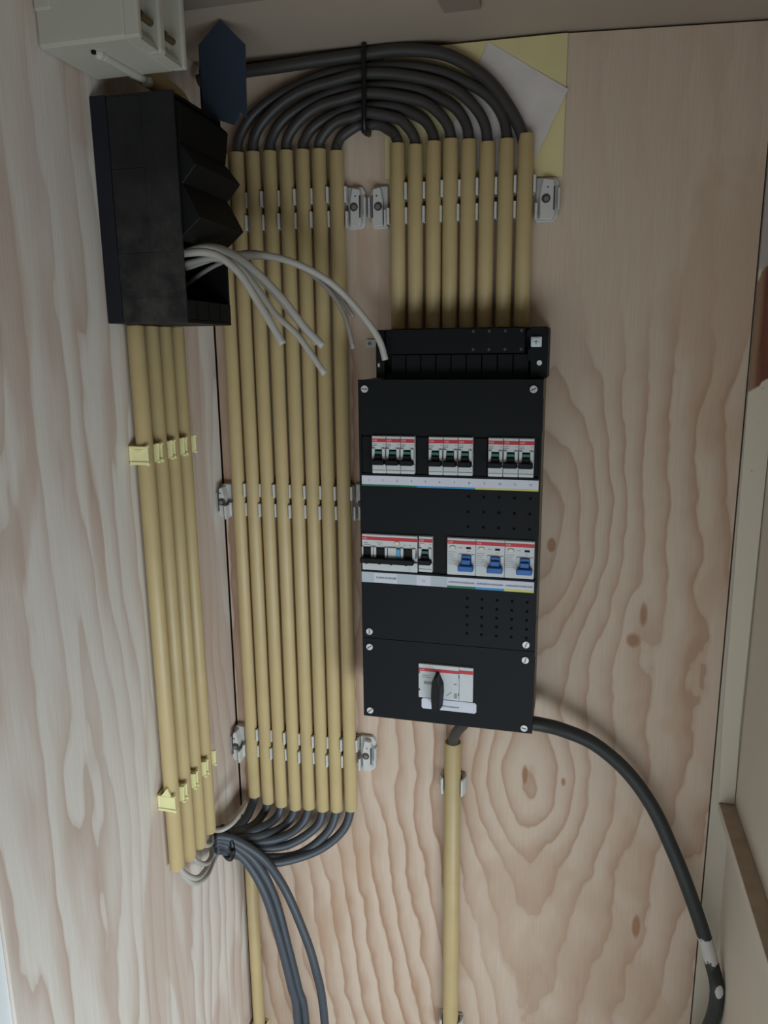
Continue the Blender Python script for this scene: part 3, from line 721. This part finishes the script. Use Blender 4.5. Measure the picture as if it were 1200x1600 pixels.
# ------------------------------------------------------------------ black box on the left wall
bb = empty('black_enclosure', (0.0003, -.247, .0505)); tag(bb, 'dusty black enclosure without cover on the left wall, wires poking out', 'fuse box')
g = G(); g.box(0, .0178, -.0005, .115, .0005, .2225, .0008, 1); obj('back_plate', g, M_strip, bb)
g = G(); g.box(.0180, .0925, .0005, .0042, 0, .2215, .0006, 1); sw = obj('side_wall', g, M_dusty, bb)
for (x0, x1, z0, z1) in ((.0192, .0560, .1532, .2195), (.0190, .0560, .0715, .1522), (.0184, .0638, .0272, .0705), (.0184, .0905, .0012, .0262), (.0570, .0915, .0715, .2195), (.0648, .0915, .0272, .0705)):
    g = G(); g.box(x0, x1, -.0001 if x1 < .08 else .0003, .002, z0, z1, .0003, 1); obj('knockout_panel', g, M_dusty, sw)
g = G(); g.box(.0180, .0880, .1110, .1150, 0, .2215, .0006, 1); obj('side_wall', g, M_blackin, bb)
g = G(); g.box(.0180, .0900, .0044, .1108, .2180, .2215, .0005, 1); obj('top_wall', g, M_blackin, bb)
g = G(); g.box(.0180, .0905, .0044, .1108, 0, .0035, .0005, 1); obj('bottom_wall', g, M_black, bb)
lip = G(); lip.box(.0865, .0905, .0044, .1108, .0037, .0235, .0006, 1); lip = obj('bottom_lip', lip, M_black, bb)
for yy in (.028, .055, .082):
    g = G(); g.box(.0906, .0910, yy, yy + .0015, .005, .022); obj('lip_groove', g, M_blackin, lip)
for poly in ([(.060, .2178), (.0878, .2176), (.0985, .2080), (.0935, .1748), (.060, .170)], [(.060, .1780), (.0935, .1745), (.1105, .1535), (.0940, .1360), (.060, .140)], [(.060, .1395), (.0940, .1362), (.1120, .1030), (.0870, .0828), (.060, .088)]):
    g = G(); g.prism(poly, 'y', .0062, .1106, .0008); obj('terminal_cover', g, M_black2 if poly[2][1] < .2 else M_blackin, bb)
g = G(); g.box(.0180, .0250, .0044, .1108, .0040, .2175); obj('inner_back', g, M_blackin, bb)

# dark pointed plate standing behind the box
pl = empty('pointed_plate', (.0925, -.1280, .2722))
g = G(); g.prism([(-.0265, .0120), (-.0268, .0823), (0, .1040), (.0278, .0772), (.0262, .0100), (.0250, .0015), (.0230, .0120), (.0215, .0045), (.0190, .0110), (.0160, .0020), (.0120, -.0040), (-.0100, .0040)], 'y', -.0015, .0015, .0004); obj('plate', g, M_plate, pl)
g = G(); g.box(-.0278, -.0258, -.001, .0150, .0120, .0825, .0005, 1); obj('edge_flange', g, M_strip, pl)
tag(pl, 'dark blue pointed plastic plate standing between black enclosure and cable arch', 'plate')

# ------------------------------------------------------------------ ivory cast box high on the left wall
wb = empty('connection_box', (.0008, -.320, .2917)); tag(wb, 'chunky ivory box with brass screws above the dusty black enclosure', 'connection box')
g = G(); g.box(0, .0900, 0, .0880, 0, .0865, .003, 2); g.box(-.0, .0180, -.0015, .012, .030, .0865, .002, 2); obj('box_body', g, M_box, wb)
for y0, y1 in ((0, .0070), (.0365, .0470), (.0800, .0880)):
    g = G(); g.box(.0880, .1030, y0, y1, 0, .0865, .0022, 2); obj('rib', g, M_box, wb)
for y0, y1 in ((.007, .0365), (.047, .080)):
    g = G(); g.prism([(.0885, .0), (.1010, .0), (.0985, .006), (.0945, .011), (.0905, .016), (.0885, .018)], 'y', y0 + .0001, y1 - .0001); obj('rib_foot', g, M_box, wb)
for yy, zz in ((.0225, .022), (.0620, .020)):
    g = G(); g.cyl((.0975, yy, zz), 'y', .0032, .017, 12); s_ = obj('brass_screw', g, M_brass, wb)
    g = G(); g.cyl((.0975, yy - .0092, zz), 'y', .0042, .003, 12); g.box(.0930, .1015, yy - .0112, yy - .0107, zz - .0006, zz + .0006); obj('screw_head', g, M_brass, s_)
g = G(); g.tube([(.047, .026, -.0012), (.049, .060, -.0016), (.0505, .098, -.0012)], .0040, 10); g.ball((.047, .024, -.0012), .0052); g.ball((.0508, .100, -.0018), .0060); obj('earth_boss', g, M_box, wb)
g = G(); g.box(.0435, .0470, .0160, .0195, -.0030, .0005); obj('peg', g, M_black2, wb)
ys = obj('yellow_stub', G().tube([(0, 0, 0), (.001, .05, -.002), (.002, .085, -.006), (.002, .100, -.016)], .0105, 16), M_pipe, None, (.040, -.228, .3030)); tag(ys, 'short dim yellow conduit stub behind the ivory box', 'pipe')

# ------------------------------------------------------------------ wires out of the black enclosure
W = [[(0.0802, -0.225, 0.1217), (0.1037, -0.222, 0.1224), (0.1221, -0.22, 0.1168), (0.1415, -0.217, 0.0997), (0.1579, -0.213, 0.0724), (0.1721, -0.21, 0.0473), (0.1824, -0.207, 0.0274)],
     [(0.0694, -0.205, 0.1244), (0.0944, -0.2, 0.1305), (0.1179, -0.195, 0.1255), (0.1444, -0.19, 0.1073), (0.1742, -0.185, 0.0769), (0.197, -0.18, 0.0464), (0.2167, -0.175, 0.025)],
     [(0.0609, -0.185, 0.1161), (0.0976, -0.185, 0.1208), (0.1238, -0.182, 0.1121), (0.1434, -0.178, 0.0883), (0.1616, -0.174, 0.0609), (0.1862, -0.17, 0.0365), (0.215, -0.166, -0.0056)],
     [(0.05, -0.165, 0.1165), (0.0838, -0.165, 0.1228), (0.1174, -0.163, 0.1149), (0.1458, -0.16, 0.093), (0.1743, -0.158, 0.0613), (0.2025, -0.155, 0.028)],
     [(0.0487, -0.16, 0.1149), (0.0828, -0.155, 0.1246), (0.1121, -0.15, 0.1275), (0.1449, -0.145, 0.1254), (0.1753, -0.135, 0.1163), (0.2042, -0.12, 0.0999), (0.226, -0.105, 0.0782), (0.2483, -0.095, 0.0491), (0.2593, -0.09, 0.0291), (0.2643, -0.086, 0.0089)],
     [(0.0365, -0.14, 0.0971), (0.0606, -0.14, 0.1114), (0.0848, -0.135, 0.1224), (0.1149, -0.13, 0.1268), (0.1522, -0.125, 0.123), (0.1812, -0.12, 0.1098), (0.206, -0.115, 0.0874), (0.2217, -0.11, 0.06), (0.2309, -0.107, 0.022)],
     [(0.0331, -0.13, 0.1023), (0.0635, -0.125, 0.1221), (0.1045, -0.115, 0.1345), (0.1464, -0.11, 0.1263), (0.1837, -0.105, 0.1089), (0.209, -0.1, 0.0869), (0.2294, -0.097, 0.0582)]]
WL = ['thick pale wire end hanging nearest the black enclosure, shortest of the bunch', 'thick pale wire arching highest out of the black enclosure, cut before the conduits end', 'pale wire from the black enclosure whose cut end hangs lowest',
      'pale wire running just under the highest arching wire, cut beside it', 'long pale wire reaching from the black enclosure into the open enclosure base', 'thin dull wire from the black enclosure ending beside the white fixing lug', 'thin dull wire with a purplish tip following the long pale wire']
for i, p in enumerate(W):
    cable('pale_wire', p, (.0042, .0042, .0036, .0036, .0040, .0028, .0026)[i], M_wire if i not in (5, 6) else M_wire2, WL[i], 'wire', 'wires from the black enclosure', 10, 6)

# ------------------------------------------------------------------ lower cables gathered in the corner
Cc = [[(0.0322,-0.02,-0.6407),(0.0308,-0.024,-0.6602),(0.0321,-0.06,-0.6647),(0.0198,-0.09,-0.6613),(0.011,-0.108,-0.6525)],
[(0.0527,-0.02,-0.6508),(0.0472,-0.022,-0.6744),(0.0417,-0.055,-0.6751),(0.0237,-0.098,-0.6604),(0.0151,-0.116,-0.6504)],
[(0.0757,-0.02,-0.6517),(0.069,-0.024,-0.6763),(0.0542,-0.06,-0.674),(0.0192,-0.09,-0.6719),(0.0104,-0.108,-0.6629)],
[(0.0994,-0.02,-0.6546),(0.0853,-0.024,-0.6847),(0.063,-0.06,-0.6822),(0.0237,-0.099,-0.6691),(0.0145,-0.116,-0.6608)],
[(0.1212,-0.02,-0.6492),(0.1081,-0.024,-0.6832),(0.0779,-0.055,-0.6907),(0.0197,-0.092,-0.6799),(0.0109,-0.11,-0.6697)],
[(0.1435,-0.02,-0.648),(0.1338,-0.024,-0.6813),(0.0958,-0.045,-0.7034),(0.0554,-0.07,-0.6979),(0.0236,-0.1,-0.6788),(0.0151,-0.118,-0.6675)],
[(0.1657,-0.02,-0.6468),(0.1525,-0.026,-0.6856),(0.1137,-0.045,-0.7156),(0.07,-0.07,-0.7115),(0.0392,-0.084,-0.6981),(0.0201,-0.094,-0.6889),(0.0116,-0.112,-0.6755)],
[(0.1887,-0.02,-0.6412),(0.1745,-0.022,-0.6827),(0.1384,-0.04,-0.7106),(0.0849,-0.07,-0.7175),(0.0489,-0.09,-0.7006),(0.0241,-0.102,-0.6857),(0.0147,-0.118,-0.6728)]]
for i, p in enumerate(Cc):
    pts = [(LX[i], PY, LB[i] + .05), (LX[i], PY, LB[i] + .004)] + [(max(q[0], .0075), q[1], q[2]) for q in p[1:]]
    cable('grey_cable', pts, .0064, M_cableb, f'blue-grey cable bending from the foot of the {ORD[i]} long conduit to the corner bundle', 'cable', 'cables gathered in the corner', 12, 6)
D = [[(0.0177,-0.122,-0.6581),(0.0309,-0.11,-0.6705),(0.0535,-0.1,-0.6989),(0.0768,-0.095,-0.7492),(0.0943,-0.09,-0.8268),(0.1082,-0.085,-0.9122),(0.1146,-0.08,-0.9906),(0.118,-0.08,-1.345)],
[(0.018,-0.122,-0.653),(0.0342,-0.108,-0.6652),(0.0642,-0.095,-0.6996),(0.0871,-0.085,-0.7616),(0.1036,-0.08,-0.8502),(0.1152,-0.075,-0.9258),(0.1232,-0.07,-0.9987),(0.128,-0.065,-1.345)],
[(0.0183,-0.122,-0.6478),(0.038,-0.107,-0.6601),(0.0713,-0.09,-0.6947),(0.0958,-0.075,-0.7462),(0.1195,-0.07,-0.8111),(0.1398,-0.066,-0.8887),(0.1508,-0.06,-1.0021),(0.156,-0.06,-1.345)]]
for i, p in enumerate(D):
    cable('grey_cable', p, .0064, M_cableb, ('leftmost hanging blue-grey cable dropping from the corner bundle', 'hanging blue-grey cable pressed against the leftmost one', 'separate hanging blue-grey cable, furthest right below the corner bundle')[i], 'cable', 'cables hanging from the corner bundle', 12, 6)
Lw = [[(0.0125,-0.2145,-0.6100),(0.0145,-0.2145,-0.6330),(0.025,-0.2,-0.6632),(0.0272,-0.17,-0.6759),(0.016,-0.13,-0.6855),(0.0147,-0.105,-0.6831)],
[(0.0165,-0.2175,-0.6100),(0.0205,-0.2175,-0.6325),(0.0293,-0.2,-0.6548),(0.0259,-0.17,-0.6672),(0.0145,-0.13,-0.6775),(0.015,-0.105,-0.6767)],
[(0.016,-0.187,-0.6264),(0.0214,-0.185,-0.6404),(0.0238,-0.165,-0.6605),(0.0173,-0.135,-0.6734),(0.0084,-0.115,-0.6708),(0.0118,-0.1,-0.6724)],
[(0.0148,-0.158,-0.6256),(0.0201,-0.155,-0.6386),(0.0178,-0.135,-0.6511),(0.0132,-0.12,-0.6501),(0.0122,-0.1,-0.6661)],
[(0.014, -0.128, -0.6232), (0.0192, -0.126, -0.6348), (0.0319, -0.124, -0.6341), (0.0411, -0.11, -0.631), (0.0439, -0.09, -0.6263), (0.038, -0.06, -0.6319)]]
LL = ['lower light grey wire looping from the foot of the first left wall conduit', 'upper light grey wire looping from the foot of the first left wall conduit', 'light grey wire looping from the foot of the second left wall conduit', 'small light grey wire loop under the third left wall conduit', 'light grey wire crossing from the fourth left wall conduit to the corner']
for i, p in enumerate(Lw): cable('light_wire', p, .0036, M_wire, LL[i], 'wire', 'light wires under the left wall conduits', 10, 6)
# dark sleeve pieces and tie around the bundle
bt = empty('cable_tie', (.0245, -.1020, -.672)); g = G(); rg = []
for k in range(13):
    a = 2 * math.pi * k / 12; rg.append((.0158 * math.cos(a), -.0115 * math.cos(a), .0245 * math.sin(a)))
g.tube(rg, .0034, 8, True, 2); obj('strap', g, M_tie, bt); obj('tie_head', G().box(.0135, .0200, -.018, -.011, -.004, .003, .001, 1), M_tie, bt)
tag(bt, 'black cable tie around the blue-grey cable bundle in the corner', 'cable tie')
cable('dark_cable_end', [(.0125, -.116, -.6440), (.0150, -.107, -.650), (.0190, -.098, -.6580)], .0062, M_inc, 'stubby dark cable end sticking up from the corner bundle', 'cable', None, 12, 4)

# ------------------------------------------------------------------ supply cables
cable('supply_cable', [(.3388, -.015, -.62), (.3392, -.016, -.54), (.3400, -.020, -.517), (.3467, -.033, -.4946), (.3590, -.045, -.474), (.3690, -.050, -.4555)], .0074, M_inc, 'dark supply cable leaving the thick conduit into the board underside', 'cable', None, 14, 6)
cable('grey_feed_cable', [(.4475, -.066, -.4522), (.4640, -.062, -.4555), (.4887, -.050, -.4660), (.5290, -.038, -.4870), (.5729, -.030, -.5265), (.6078, -.030, -.574), (.6351, -.033, -.6293), (.6568, -.038, -.6790), (.6794, -.040, -.7393), (.6938, -.043, -.7850), (.6985, -.062, -.8060), (.6975, -.058, -.8550), (.6864, -.040, -.9273), (.660, -.040, -1.02), (.62, -.06, -1.34)], .0092, M_gcable, 'thick dark grey cable curving from the board, splashed with white paint', 'cable', None, 16, 6)
